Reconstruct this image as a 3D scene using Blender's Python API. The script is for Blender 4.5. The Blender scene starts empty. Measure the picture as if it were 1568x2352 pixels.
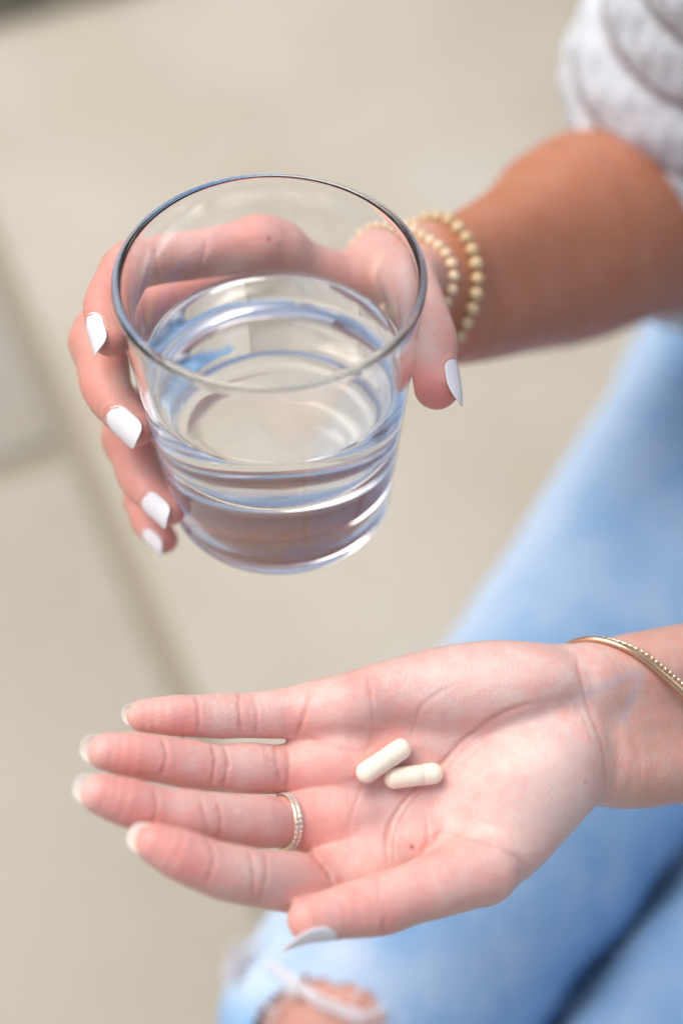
import bpy, math, random
import numpy as np

rnd = random.Random(7)
nrg = np.random.default_rng(11)
S = bpy.context.scene
COL = S.collection

# ------------------------------------------------------------------ camera, sky, sun, exposure
PITCH = 0.9119                       # camera looks down by this angle
CAM_H = 1.07
LENS = 50.0
F = LENS / 36.0 * 2352.0             # focal length in units of a 1568 x 2352 frame
cd = bpy.data.cameras.new('camera')
cam = bpy.data.objects.new('camera', cd)
COL.objects.link(cam)
cam.location = (0, 0, CAM_H)
cam.rotation_euler = (math.pi / 2 - PITCH, 0, 0)
cd.sensor_fit = 'VERTICAL'
cd.sensor_height = 36.0
cd.sensor_width = 24.0
cd.lens = LENS
cd.clip_start = 0.02
cd.clip_end = 500.0
cd.dof.use_dof = True
cd.dof.focus_distance = 0.447
cd.dof.aperture_fstop = 2.9
cd.dof.aperture_blades = 9
S.camera = cam

SUN_EL, SUN_AZ = math.radians(66), math.radians(-68)      # azimuth from +Y towards +X
w = bpy.data.worlds.new('World')
S.world = w
w.use_nodes = True
nt = w.node_tree
sky = nt.nodes.new('ShaderNodeTexSky')
sky.sky_type = 'NISHITA'
sky.sun_disc = False
sky.sun_elevation = SUN_EL
sky.sun_rotation = SUN_AZ
sky.air_density = 1.0
sky.dust_density = 5.0
sky.ozone_density = 0.3
bg = nt.nodes['Background']
bg.inputs['Strength'].default_value = 0.12
nt.links.new(sky.outputs['Color'], bg.inputs['Color'])
sl = bpy.data.lights.new('sun', 'SUN')
sl.energy = 1.5
sl.angle = math.radians(45)
sl.color = (1.0, 0.965, 0.91)
sun = bpy.data.objects.new('sun', sl)
COL.objects.link(sun)
sd = np.array([math.sin(SUN_AZ) * math.cos(SUN_EL), math.cos(SUN_AZ) * math.cos(SUN_EL), math.sin(SUN_EL)])
sun.rotation_euler = (math.pi / 2 - SUN_EL, 0, math.pi - SUN_AZ)
sun.location = (0, 0, 4)
S.view_settings.view_transform = 'Standard'
S.view_settings.look = 'None'
S.view_settings.gamma = 1.0
S.view_settings.exposure = 0.31
S.cycles.max_bounces = 24
S.cycles.transmission_bounces = 20
S.cycles.transparent_max_bounces = 20
S.cycles.glossy_bounces = 12
S.cycles.diffuse_bounces = 5
S.cycles.caustics_refractive = True
S.cycles.caustics_reflective = True
S.cycles.blur_glossy = 0.6
S.cycles.sample_clamp_indirect = 8.0

# ------------------------------------------------------------------ helpers
SP, CP = math.sin(PITCH), math.cos(PITCH)
R3 = np.array([[1, 0, 0], [0, SP, CP], [0, CP, -SP]])     # rows: right, up, forward in world axes
CAMW = np.array([0, 0, CAM_H])

def pt(x, y, d):
    """photo position (1568 wide) at depth d -> camera axes (right, up, depth), metres"""
    return np.array([(x - 784) / F * d, (1176 - y) / F * d, d])
def to_world(P):
    return np.asarray(P) @ R3 + CAMW
def dir_world(P):
    return np.asarray(P) @ R3
def to_cam(W):
    return (np.asarray(W) - CAMW) @ R3.T
def to_px(P):
    P = np.asarray(P)
    return np.stack([784 + F * P[..., 0] / P[..., 2], 1176 - F * P[..., 1] / P[..., 2]], -1)
def ground_pt(x, y, z=0.0):
    d = dir_world(np.array([(x - 784) / F, (1176 - y) / F, 1.0]))
    return CAMW + d * ((z - CAM_H) / d[2])
def nrm(v):
    v = np.asarray(v, float)
    return v / np.linalg.norm(v)

def mesh_np(name, V, faces, mats, parent=None, smooth=True, attrs=None, kind=None, fmat=None):
    """faces: int array (n,4) or (n,3), or a list of such arrays"""
    if isinstance(faces, np.ndarray):
        faces = [faces]
    me = bpy.data.meshes.new(name)
    V = np.ascontiguousarray(V, dtype=np.float32)
    me.vertices.add(len(V))
    me.vertices.foreach_set('co', V.ravel())
    li = np.concatenate([f.ravel() for f in faces]).astype(np.int32)
    cnt = np.concatenate([np.full(len(f), f.shape[1]) for f in faces])
    st = np.concatenate([[0], np.cumsum(cnt)[:-1]]).astype(np.int32)
    me.loops.add(len(li))
    me.loops.foreach_set('vertex_index', li)
    me.polygons.add(len(cnt))
    me.polygons.foreach_set('loop_start', st)
    if smooth:
        me.polygons.foreach_set('use_smooth', np.ones(len(cnt), bool))
    if fmat is not None:
        me.polygons.foreach_set('material_index', np.asarray(fmat, np.int32))
    for m in (mats if isinstance(mats, (list, tuple)) else [mats]):
        me.materials.append(m)
    for k, a in (attrs or {}).items():
        at = me.attributes.new(k, 'FLOAT', 'POINT')
        at.data.foreach_set('value', np.ascontiguousarray(a, np.float32))
    me.update(calc_edges=True)
    me.validate()
    o = bpy.data.objects.new(name, me)
    COL.objects.link(o)
    if parent is not None:
        o.parent = parent
    if kind:
        o['kind'] = kind
    return o

def empty(name, loc, label=None, cat=None, group=None):
    o = bpy.data.objects.new(name, None)
    COL.objects.link(o)
    o.empty_display_size = 0.02
    o.location = loc
    tag(o, label, cat, group)
    return o
def tag(o, label=None, cat=None, group=None, kind=None):
    for k, v in (('label', label), ('category', cat), ('group', group), ('kind', kind)):
        if v:
            o[k] = v

def grid_faces(nu, nv, cu=False, cv=False):
    """quads of a (nu x nv) vertex grid, closed in u / v on request"""
    i = np.arange(nu if cu else nu - 1)
    j = np.arange(nv if cv else nv - 1)
    I, J = np.meshgrid(i, j, indexing='ij')
    I2, J2 = (I + 1) % nu, (J + 1) % nv
    return np.stack([I * nv + J, I2 * nv + J, I2 * nv + J2, I * nv + J2], -1).reshape(-1, 4)

def frame_of(a, hint):
    a = nrm(a)
    n = nrm(np.asarray(hint) - np.dot(hint, a) * a)
    return a, n, np.cross(a, n)

def box_np(x0, x1, y0, y1, z0, z1, b=0.0):
    """a box with a chamfered top edge; returns verts, quads"""
    V = [(x0, y0, z0), (x1, y0, z0), (x1, y1, z0), (x0, y1, z0),
         (x0, y0, z1 - b), (x1, y0, z1 - b), (x1, y1, z1 - b), (x0, y1, z1 - b),
         (x0 + b, y0 + b, z1), (x1 - b, y0 + b, z1), (x1 - b, y1 - b, z1), (x0 + b, y1 - b, z1)]
    Q = [(3, 2, 1, 0)]
    for k in range(4):
        q = (k + 1) % 4
        Q += [(k, q, q + 4, k + 4), (k + 4, q + 4, q + 8, k + 8)]
    Q.append((8, 9, 10, 11))
    return np.array(V, float), np.array(Q)

# --- implicit surfaces -------------------------------------------------------
def sd_cone(P, a, b, ra, rb):
    ba = b - a
    h = np.clip(((P - a) @ ba) / (ba @ ba), 0, 1)
    h2 = h
    d = P - a - h2[..., None] * ba
    return np.sqrt((d * d).sum(-1)) - (ra + (rb - ra) * h)
def sd_ell(P, c, axes, rad):
    q = (P - c) @ axes.T
    k0 = np.sqrt(((q / rad) ** 2).sum(-1))
    k1 = np.sqrt(((q / rad ** 2) ** 2).sum(-1)) + 1e-9
    return k0 * (k0 - 1) / k1
def smin(a, b, k):
    if k <= 0:
        return np.minimum(a, b)
    h = np.maximum(k - np.abs(a - b), 0) / k
    return np.minimum(a, b) - h * h * k * 0.25

class Field:
    """groups of round cones and ellipsoids; inside a group pieces blend with k, the group joins the rest with kj"""
    def __init__(self):
        self.groups = []
    def group(self, k, kj):
        self.groups.append((k, kj, []))
        return self
    def chain(self, pts, n=3):
        q4 = smooth_line([(x, y, d * 1000, r) for x, y, d, r in pts], n)
        q = [(pt(x, y, d / 1000), r * d / 1000 / F) for x, y, d, r in q4]
        A = [a for a, _ in q]; Rr = [r for _, r in q]
        lo = np.min([a - r for a, r in q], 0); hi = np.max([a + r for a, r in q], 0)
        seg = [(A[i], A[i + 1], Rr[i], Rr[i + 1], np.minimum(A[i] - Rr[i], A[i + 1] - Rr[i + 1]), np.maximum(A[i] + Rr[i], A[i + 1] + Rr[i + 1])) for i in range(len(q) - 1)]
        def f(P):
            if P.size < 3000:
                return np.min([sd_cone(P, a, b, ra, rb) for a, b, ra, rb, _, _ in seg], 0)
            sh = P.shape[:-1]
            Q = P.reshape(-1, 3)
            o = np.full(len(Q), .05)
            for a, b, ra, rb, l_, h_ in seg:
                m = np.where(((Q > l_ - .011) & (Q < h_ + .011)).all(1))[0]
                if len(m):
                    o[m] = np.minimum(o[m], sd_cone(Q[m], a, b, ra, rb))
            return o.reshape(sh)
        self.groups[-1][2].append((f, lo, hi))
        return self
    def ell(self, x, y, d, rx, ry, rz, ang=0.0, tilt=0.0):
        """ellipsoid with radii in photo units; ang turns it in the picture plane, tilt dips its long axis in depth"""
        c = pt(x, y, d); s = d / F
        ca, sa = math.cos(ang), math.sin(ang)
        ct, st = math.cos(tilt), math.sin(tilt)
        e1 = np.array([ca * ct, sa * ct, st]); e2 = np.array([-sa, ca, 0.0]); e3 = np.cross(e1, e2)
        A = np.stack([e1, e2, e3]); rad = np.array([rx, ry, rz]) * s
        m = rad.max()
        self.groups[-1][2].append((lambda P, c=c, A=A, rad=rad: sd_ell(P, c, A, rad), c - m, c + m))
        return self
    def cone(self, a, b, ra, rb):
        a = np.asarray(a, float); b = np.asarray(b, float)
        self.groups[-1][2].append((lambda P: sd_cone(P, a, b, ra, rb), np.minimum(a - ra, b - rb), np.maximum(a + ra, b + rb)))
        return self
    def __call__(self, P):
        t = None
        for k, kj, prims in self.groups:
            g = None
            for f, lo, hi in prims:
                if P.ndim == 2 and len(P) > 1000:
                    m = np.where(((P > lo - .03) & (P < hi + .03)).all(1))[0]
                    v = np.full(len(P), .05)
                    if len(m):
                        v[m] = np.minimum(f(P[m]), .05)
                else:
                    v = f(P)
                g = v if g is None else smin(g, v, k)
            t = g if t is None else smin(t, g, kj)
        return t
    def bounds(self, pad):
        lo = np.min([p[1] for g in self.groups for p in g[2]], 0) - pad
        hi = np.max([p[2] for g in self.groups for p in g[2]], 0) + pad
        return lo, hi
    def volume(self, lo, hi, h):
        n = np.ceil((hi - lo) / h).astype(int) + 1
        ax = [(lo[i] + h * np.arange(n[i])).astype(np.float32) for i in range(3)]
        T = np.full(n, 0.05, np.float32)
        for k, kj, prims in self.groups:
            G = np.full(n, 0.05, np.float32)
            for f, plo, phi in prims:
                m = max(k, kj) + 3 * h
                i0 = np.clip(np.floor((plo - m - lo) / h).astype(int), 0, n)
                i1 = np.clip(np.ceil((phi + m - lo) / h).astype(int) + 1, 0, n)
                if (i1 <= i0).any():
                    continue
                sl = tuple(slice(i0[i], i1[i]) for i in range(3))
                X = np.stack(np.meshgrid(*[ax[i][sl[i]] for i in range(3)], indexing='ij'), -1)
                G[sl] = smin(G[sl], f(X).astype(np.float32), k)
            T = smin(T, G, kj)
        return T, ax
    def grad(self, P, e=2e-4):
        f0 = self(P)
        g = np.stack([self(P + np.eye(3)[i] * e) - f0 for i in range(3)], -1) / e
        return f0, g
    def hit(self, x, y, d0=0.3, d1=0.9):
        """first surface point along the sight line through (x, y)"""
        v = np.array([(x - 784) / F, (1176 - y) / F, 1.0])
        d = d0
        for _ in range(200):
            f = float(self((v * d)[None])[0])
            if f < 5e-5:
                break
            d += max(f * 0.7, 5e-5)
            if d > d1:
                break
        p = v * d
        return p, nrm(self.grad(p[None])[1][0])

def surface_nets(T, ax):
    h = ax[0][1] - ax[0][0]
    neg = T < 0
    n = T.shape
    def c(A, i, j, k):
        return A[i:n[0] - 1 + i, j:n[1] - 1 + j, k:n[2] - 1 + k]
    cnt = np.zeros((n[0] - 1, n[1] - 1, n[2] - 1), np.int8)
    for i in (0, 1):
        for j in (0, 1):
            for k in (0, 1):
                cnt += c(neg, i, j, k)
    act = np.argwhere((cnt > 0) & (cnt < 8))
    corner = [(i, j, k) for i in (0, 1) for j in (0, 1) for k in (0, 1)]
    val = {q: T[act[:, 0] + q[0], act[:, 1] + q[1], act[:, 2] + q[2]] for q in corner}
    acc = np.zeros((len(act), 3)); num = np.zeros(len(act))
    for q in corner:
        for a in range(3):
            if q[a] == 0:
                r = tuple(q[b] + (1 if b == a else 0) for b in range(3))
                va, vb = val[q], val[r]
                m = (va < 0) != (vb < 0)
                t = np.where(m, va / np.where(m, va - vb, 1), 0)
                p = np.tile(np.array(q, float), (len(act), 1))
                p[:, a] = t
                acc += p * m[:, None]; num += m
    V = (act + acc / num[:, None]) * h + np.array([ax[i][0] for i in range(3)])
    idx = np.full(cnt.shape, -1, np.int32)
    idx[act[:, 0], act[:, 1], act[:, 2]] = np.arange(len(act))
    Q = []
    for a in range(3):
        b, d = (a + 1) % 3, (a + 2) % 3
        s0 = [slice(None)] * 3; s1 = [slice(None)] * 3
        s0[a] = slice(0, n[a] - 1); s1[a] = slice(1, n[a])
        A, B = neg[tuple(s0)], neg[tuple(s1)]
        e = np.argwhere(A != B)
        e = e[(e[:, b] > 0) & (e[:, d] > 0) & (e[:, b] < n[b] - 1) & (e[:, d] < n[d] - 1)]
        fl = A[e[:, 0], e[:, 1], e[:, 2]]
        def g(ob, od):
            q = e.copy(); q[:, b] += ob; q[:, d] += od
            return idx[q[:, 0], q[:, 1], q[:, 2]]
        q = np.stack([g(-1, -1), g(0, -1), g(0, 0), g(-1, 0)], -1)
        q[~fl] = q[~fl][:, ::-1]
        Q.append(q)
    Q = np.concatenate(Q)
    return V, Q[(Q >= 0).all(1)]

def subdivide(V, Q):
    E = np.concatenate([Q[:, [i, (i + 1) % 4]] for i in range(4)])
    Es = np.sort(E, 1).astype(np.int64)
    key = Es[:, 0] * len(V) + Es[:, 1]
    u, inv = np.unique(key, return_inverse=True)
    mid = 0.5 * (V[u // len(V)] + V[u % len(V)])
    ctr = V[Q].mean(1)
    n = len(Q)
    e = [len(V) + inv[i * n:(i + 1) * n] for i in range(4)]
    c = len(V) + len(u) + np.arange(n)
    NQ = np.concatenate([np.stack([Q[:, i], e[i], c, e[(i + 3) % 4]], -1) for i in range(4)])
    return np.concatenate([V, mid, ctr]), NQ

def snap(Fd, V, n=2):
    for _ in range(n):
        f, g = Fd.grad(V)
        gl = (g * g).sum(-1)
        V = V - np.clip(f, -1e-3, 1e-3)[:, None] * g / np.maximum(gl, 0.3)[:, None]
    return V

def polyline_dist(px, line):
    """2-D distance of points to a polyline, and how far along it (0..1)"""
    L = np.array(line, float)
    best = np.full(len(px), 1e9); along = np.zeros(len(px))
    n = len(L) - 1
    for i in range(n):
        a, b = L[i], L[i + 1]
        ba = b - a
        t = np.clip(((px - a) @ ba) / (ba @ ba), 0, 1)
        d = np.hypot(*(px - a - t[:, None] * ba).T)
        m = d < best
        best[m] = d[m]; along[m] = (i + t[m]) / n
    return best, along

def smooth_line(pts, n=6):
    """Catmull-Rom through the given points"""
    P = np.array(pts, float)
    P = np.concatenate([[2 * P[0] - P[1]], P, [2 * P[-1] - P[-2]]])
    out = []
    for i in range(1, len(P) - 2):
        for t in np.linspace(0, 1, n, endpoint=False):
            a, b, c_, d = P[i - 1:i + 3]
            out.append(0.5 * (2 * b + (c_ - a) * t + (2 * a - 5 * b + 4 * c_ - d) * t * t + (3 * b - a - 3 * c_ + d) * t ** 3))
    out.append(P[-2])
    return np.array(out)

def blob_noise(P, scale, seed=0, octaves=2):
    """cheap smooth noise in [-1, 1] from a few rotated sine waves"""
    g = np.random.default_rng(seed)
    v = np.zeros(len(P)); tot = 0
    for o in range(octaves):
        for _ in range(5):
            d = g.normal(size=3); d /= np.linalg.norm(d)
            f = scale * 2 ** o * g.uniform(.7, 1.4)
            v += np.sin(P @ d * f + g.uniform(0, 6.28)) / 2 ** o
            tot += 1 / 2 ** o
    return v / tot * 1.8

# ------------------------------------------------------------------ materials
def mat(name):
    m = bpy.data.materials.new(name)
    m.use_nodes = True
    return m, m.node_tree, m.node_tree.nodes['Principled BSDF']
def node(t, typ, **kw):
    n = t.nodes.new(typ)
    for k, v in kw.items():
        if hasattr(n, k):
            setattr(n, k, v)
        else:
            n.inputs[k.replace('_', ' ')].default_value = v
    return n
def mix(t, fac, a, b, blend='MIX'):
    n = t.nodes.new('ShaderNodeMix')
    n.data_type = 'RGBA'
    n.blend_type = blend
    for i, v in ((0, fac), (6, a), (7, b)):
        if isinstance(v, (float, int)):
            n.inputs[i].default_value = v
        elif isinstance(v, tuple):
            n.inputs[i].default_value = (*v, 1) if len(v) == 3 else v
        else:
            t.links.new(v, n.inputs[i])
    return n.outputs[2]
def attr(t, name):
    return node(t, 'ShaderNodeAttribute', attribute_name=name).outputs['Fac']
def noise(t, scale, detail=3, rough=.55, coord=None, dist=0.0):
    n = node(t, 'ShaderNodeTexNoise', Scale=scale, Detail=detail, Roughness=rough, Distortion=dist)
    if coord is None:
        coord = node(t, 'ShaderNodeTexCoord').outputs['Object']
    t.links.new(coord, n.inputs['Vector'])
    return n.outputs['Fac']
def ramp(t, fac, p0, p1, lo=0.0, hi=1.0):
    n = node(t, 'ShaderNodeMapRange')
    n.inputs[1].default_value, n.inputs[2].default_value = p0, p1
    n.inputs[3].default_value, n.inputs[4].default_value = lo, hi
    t.links.new(fac, n.inputs[0])
    return n.outputs[0]
def bump(t, b, height, strength, dist):
    n = node(t, 'ShaderNodeBump', Strength=strength, Distance=dist)
    t.links.new(height, n.inputs['Height'])
    t.links.new(n.outputs[0], b.inputs['Normal'])
    return n
def math_n(t, op, a, b):
    n = node(t, 'ShaderNodeMath', operation=op)
    for i, v in ((0, a), (1, b)):
        if isinstance(v, (float, int)):
            n.inputs[i].default_value = v
        else:
            t.links.new(v, n.inputs[i])
    return n.outputs[0]

PALM, BLUSH, TAN, CREASE, VEIN = (.775, .56, .505), (.80, .295, .255), (.48, .185, .095), (.66, .27, .21), (.46, .44, .50)
M_skin, t, b = mat('skin')
c = mix(t, ramp(t, noise(t, 170, 3, .6),   .38, .66, 0, .38), PALM, BLUSH)
c = mix(t, ramp(t, noise(t, 420, 2, .6), .50, .72, 0, .22), c, (.78, .60, .55))
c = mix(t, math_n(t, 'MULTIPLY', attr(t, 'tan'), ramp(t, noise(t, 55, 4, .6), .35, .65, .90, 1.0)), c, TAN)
c = mix(t, attr(t, 'blush'), c, BLUSH)
c = mix(t, attr(t, 'pale'), c, (.80, .63, .58))
c = mix(t, attr(t, 'vein'), c, VEIN)
c = mix(t, attr(t, 'crease'), c, CREASE)
c = mix(t, attr(t, 'mole'), c, (.25, .05, .04))
t.links.new(c, b.inputs['Base Color'])
b.inputs['Roughness'].default_value = .44
b.inputs['Specular IOR Level'].default_value = .42
b.inputs['Subsurface Weight'].default_value = .38
b.inputs['Subsurface Radius'].default_value = (1.0, .28, .14)
b.inputs['Subsurface Scale'].default_value = .0034
mp = node(t, 'ShaderNodeMapping'); mp.inputs['Scale'].default_value = (1, .35, 1); mp.inputs['Rotation'].default_value = (0, 0, .5)
t.links.new(node(t, 'ShaderNodeTexCoord').outputs['Object'], mp.inputs['Vector'])
vo = node(t, 'ShaderNodeTexVoronoi', Scale=1500.0); t.links.new(mp.outputs[0], vo.inputs['Vector'])
hh = math_n(t, 'ADD', math_n(t, 'MULTIPLY', vo.outputs['Distance'], .6), noise(t, 900, 3, .6))
bump(t, b, hh, .27, .0006)

M_nail, t, b = mat('white_nail_polish')
b.inputs['Base Color'].default_value = (.93, .92, .96, 1)
b.inputs['Roughness'].default_value = .22
b.inputs['Coat Weight'].default_value = .3
def translucent(t, b, col, f):
    tr = node(t, 'ShaderNodeBsdfTranslucent'); tr.inputs['Color'].default_value = (*col, 1)
    mx = node(t, 'ShaderNodeMixShader'); mx.inputs[0].default_value = f
    t.links.new(b.outputs[0], mx.inputs[1]); t.links.new(tr.outputs[0], mx.inputs[2])
    t.links.new(mx.outputs[0], t.nodes['Material Output'].inputs['Surface'])
translucent(t, b, (.9, .88, .88), .08)
M_under, t, b = mat('nail_underside')
b.inputs['Base Color'].default_value = (.93, .88, .80, 1)
b.inputs['Roughness'].default_value = .4
translucent(t, b, (.97, .93, .86), .3)

def glass_mat(name, ior, tint=(1, 1, 1), rough=0.0):
    m = bpy.data.materials.new(name)
    m.use_nodes = True
    t = m.node_tree
    t.nodes.clear()
    o = t.nodes.new('ShaderNodeOutputMaterial')
    g = node(t, 'ShaderNodeBsdfGlass', IOR=ior, Roughness=rough)
    g.inputs['Color'].default_value = (*tint, 1)
    t.links.new(g.outputs[0], o.inputs['Surface'])
    return m
M_glass = glass_mat('clear_glass', 1.5, (.995, .998, 1.0))
M_gw = glass_mat('glass_wetted_by_water', 1.5 / 1.333, (.995, .998, 1.0))
M_water = glass_mat('water_surface', 1.333)
M_wside = bpy.data.materials.new('water_side')
M_wside.use_nodes = True
t = M_wside.node_tree
t.nodes.clear()
o_ = t.nodes.new('ShaderNodeOutputMaterial')
tb = t.nodes.new('ShaderNodeBsdfTransparent')
t.links.new(tb.outputs[0], o_.inputs['Surface'])

def metal(name, col, rough):
    m, t, b = mat(name)
    b.inputs['Base Color'].default_value = (*col, 1)
    b.inputs['Metallic'].default_value = 1
    b.inputs['Roughness'].default_value = rough
    return m
M_gold = metal('rose_gold', (.95, .62, .38), .18)
M_gold2 = metal('pale_gold', (.86, .72, .54), .30)
M_stone, t, b = mat('small_clear_stones')
b.inputs['Base Color'].default_value = (.85, .83, .82, 1)
b.inputs['Metallic'].default_value = .6
b.inputs['Roughness'].default_value = .12

def bead_mat(name, c1, c2):
    m, t, b = mat(name)
    oi = node(t, 'ShaderNodeObjectInfo').outputs['Random']
    c = mix(t, math_n(t, 'MULTIPLY', oi, .6), c1, c2)
    c = mix(t, ramp(t, noise(t, 350, 3), .45, .7, 0, .5), c, c2)
    t.links.new(c, b.inputs['Base Color'])
    b.inputs['Roughness'].default_value = .45
    return m
M_bead1 = bead_mat('cream_beads', (.80, .64, .45), (.68, .50, .30))
M_bead2 = bead_mat('golden_beads', (.72, .56, .34), (.60, .44, .23))
M_cord, t, b = mat('bead_cord')
b.inputs['Base Color'].default_value = (.35, .22, .09, 1)

M_pill, t, b = mat('cream_capsule')
c = mix(t, ramp(t, noise(t, 900, 4, .7), .55, .75, 0, .5), (.99, .89, .73), (.92, .77, .57))
t.links.new(c, b.inputs['Base Color'])
b.inputs['Roughness'].default_value = .28
b.inputs['Subsurface Weight'].default_value = .15
b.inputs['Subsurface Radius'].default_value = (1, .8, .5)
b.inputs['Subsurface Scale'].default_value = .002
b.inputs['Coat Weight'].default_value = .3

M_denim, t, b = mat('light_denim')
c = mix(t, ramp(t, noise(t, 14, 4, .6), .35, .65, 0, .7), (.17, .40, .70), (.26, .50, .80))
c = mix(t, ramp(t, noise(t, 34, 5, .65), .42, .72, .05, .55), c, (.50, .65, .84))
c = mix(t, attr(t, 'wear_edge_light'), c, (.60, .72, .86))  # faded patches, plus grazing light painted along the thigh's far edge
c = mix(t, ramp(t, noise(t, 600, 2), .4, .6, 0, .3), c, (.60, .70, .82))
c = mix(t, attr(t, 'gap_shade'), c, (.05, .10, .19))  # deep shade between the thighs, painted as dark navy
t.links.new(c, b.inputs['Base Color'])
b.inputs['Roughness'].default_value = .9
b.inputs['Specular IOR Level'].default_value = .1
bump(t, b, noise(t, 900, 2), .4, .001)
M_thread, t, b = mat('frayed_white_thread')
b.inputs['Base Color'].default_value = (.78, .78, .82, 1)
b.inputs['Roughness'].default_value = .9

M_knit, t, b = mat('white_knit')
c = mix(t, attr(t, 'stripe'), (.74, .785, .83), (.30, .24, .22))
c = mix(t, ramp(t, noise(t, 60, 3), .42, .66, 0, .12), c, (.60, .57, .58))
t.links.new(c, b.inputs['Base Color'])
b.inputs['Roughness'].default_value = .95
b.inputs['Specular IOR Level'].default_value = .1
bump(t, b, noise(t, 350, 3), .5, .003)

M_slab, t, b = mat('pale_sandstone')
oi = node(t, 'ShaderNodeObjectInfo').outputs['Random']
c = mix(t, ramp(t, noise(t, 2.2, 4, .55), .38, .64), (.44, .40, .315), (.51, .485, .425))
c = mix(t, ramp(t, noise(t, 120, 4, .65), .45, .75, 0, .4), c, (.36, .31, .23))
c = mix(t, math_n(t, 'MULTIPLY', oi, .25), c, (.46, .41, .32))
t.links.new(c, b.inputs['Base Color'])
b.inputs['Roughness'].default_value = .85
bump(t, b, noise(t, 180, 5, .65), .5, .002)
M_joint, t, b = mat('sandy_joint')
c = mix(t, noise(t, 60, 4, .7), (.25, .22, .155), (.37, .33, .245))
t.links.new(c, b.inputs['Base Color'])
b.inputs['Roughness'].default_value = .95
bump(t, b, noise(t, 200, 4), .7, .003)
M_soil, t, b = mat('dark_soil')
c = mix(t, noise(t, 30, 4, .7), (.13, .12, .08), (.19, .18, .12))
t.links.new(c, b.inputs['Base Color'])
b.inputs['Roughness'].default_value = 1.0
M_grass, t, b = mat('grass')
c = mix(t, noise(t, 15, 3), (.10, .12, .06), (.16, .17, .10))
t.links.new(c, b.inputs['Base Color'])
b.inputs['Roughness'].default_value = .8

# ------------------------------------------------------------------ ground: paving slabs, joints, far ground
J0, J1 = ground_pt(0, 600), ground_pt(420, 1590)
e1 = nrm(np.array([J1[0] - J0[0], J1[1] - J0[1], 0]))          # along the long joint, towards the camera
e2 = np.array([-e1[1], e1[0], 0.0])                            # towards the right column
if e2[0] < 0:
    e2 = -e2
JX = ground_pt(128, 1035)
s_cross = (JX - J0) @ e1
ground = mesh_np('ground', np.array([(-250, -250, -.007), (250, -250, -.007), (250, 250, -.007), (-250, 250, -.007)]), np.array([[0, 1, 2, 3]]), M_joint, smooth=False)
tag(ground, kind='structure')
paving = bpy.data.objects.new('paving', None)
COL.objects.link(paving)
tag(paving, kind='structure')
GAP = .0125
def slab(u0, u1, v0, v1, dz):
    q = box_np(u0 + GAP, u1 - GAP, v0 + GAP, v1 - GAP, -.05, dz, .006)
    V = J0 + q[0][:, :1] * e1 + q[0][:, 1:2] * e2 + q[0][:, 2:3] * np.array([0, 0, 1.0])
    Qs = q[1] if np.dot(np.cross(e1, e2), (0, 0, 1)) > 0 else q[1][:, ::-1]
    mesh_np('paving_slab', V, Qs, M_slab, paving, smooth=False)
LEN, WID = 1.75, .9
for col, off in ((-2, .4), (-1, 0.0), (0, .86), (1, .2), (2, 1.1)):
    for k in (-1, 0):
        u = s_cross + k * LEN + off
        slab(u, u + LEN, col * WID, (col + 1) * WID, rnd.uniform(-.001, .001))
# dark planted strip beyond the paving's far left corner
A, B = ground_pt(-330, 140), ground_pt(560, -88)
dAB = nrm(np.array([B[0] - A[0], B[1] - A[1], 0])); nAB = np.array([-dAB[1], dAB[0], 0])
if nAB[1] < 0:
    nAB = -nAB
n1, n2 = 110, 50
U, Vv = np.meshgrid(np.linspace(-1.6, 2.6, n1), np.linspace(0, 1.7, n2), indexing='ij')
P = A + U.ravel()[:, None] * dAB + Vv.ravel()[:, None] * nAB
P[:, 2] = .012 + .035 * np.clip(Vv.ravel() / .12, 0, 1) + .008 * blob_noise(P, 25, 3)
bed = mesh_np('planting_bed', P, grid_faces(n1, n2) if np.cross(dAB, nAB)[2] > 0 else grid_faces(n1, n2)[:, ::-1], M_soil)
tag(bed, kind='structure')
nb = 9000
bu, bv = nrg.uniform(-1.6, 2.6, nb), .01 + 1.68 * nrg.uniform(0, 1, nb) ** 1.5
base = A + bu[:, None] * dAB + bv[:, None] * nAB
base[:, 2] = .012 + .03 * np.clip(bv / .12, 0, 1)
ang = nrg.uniform(0, 6.28, nb); hgt = nrg.uniform(.03, .075, nb)
side = np.stack([np.cos(ang), np.sin(ang), 0 * ang], -1) * .0022
lean = np.stack([-np.sin(ang), np.cos(ang), 0 * ang], -1) * (hgt * nrg.uniform(.1, .6, nb))[:, None]
up = np.array([0, 0, 1.0])
GV = np.stack([base - side, base + side, base + side * .8 + lean * .4 + up * (hgt * .6)[:, None], base - side * .8 + lean * .4 + up * (hgt * .6)[:, None], base + lean + up * hgt[:, None]], 1).reshape(-1, 3)
k = np.arange(nb)[:, None] * 5
gr = mesh_np('grass', GV, [k + np.array([0, 1, 2, 3]), k + np.array([3, 2, 4])], M_grass)
tag(gr, kind='stuff')

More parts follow.
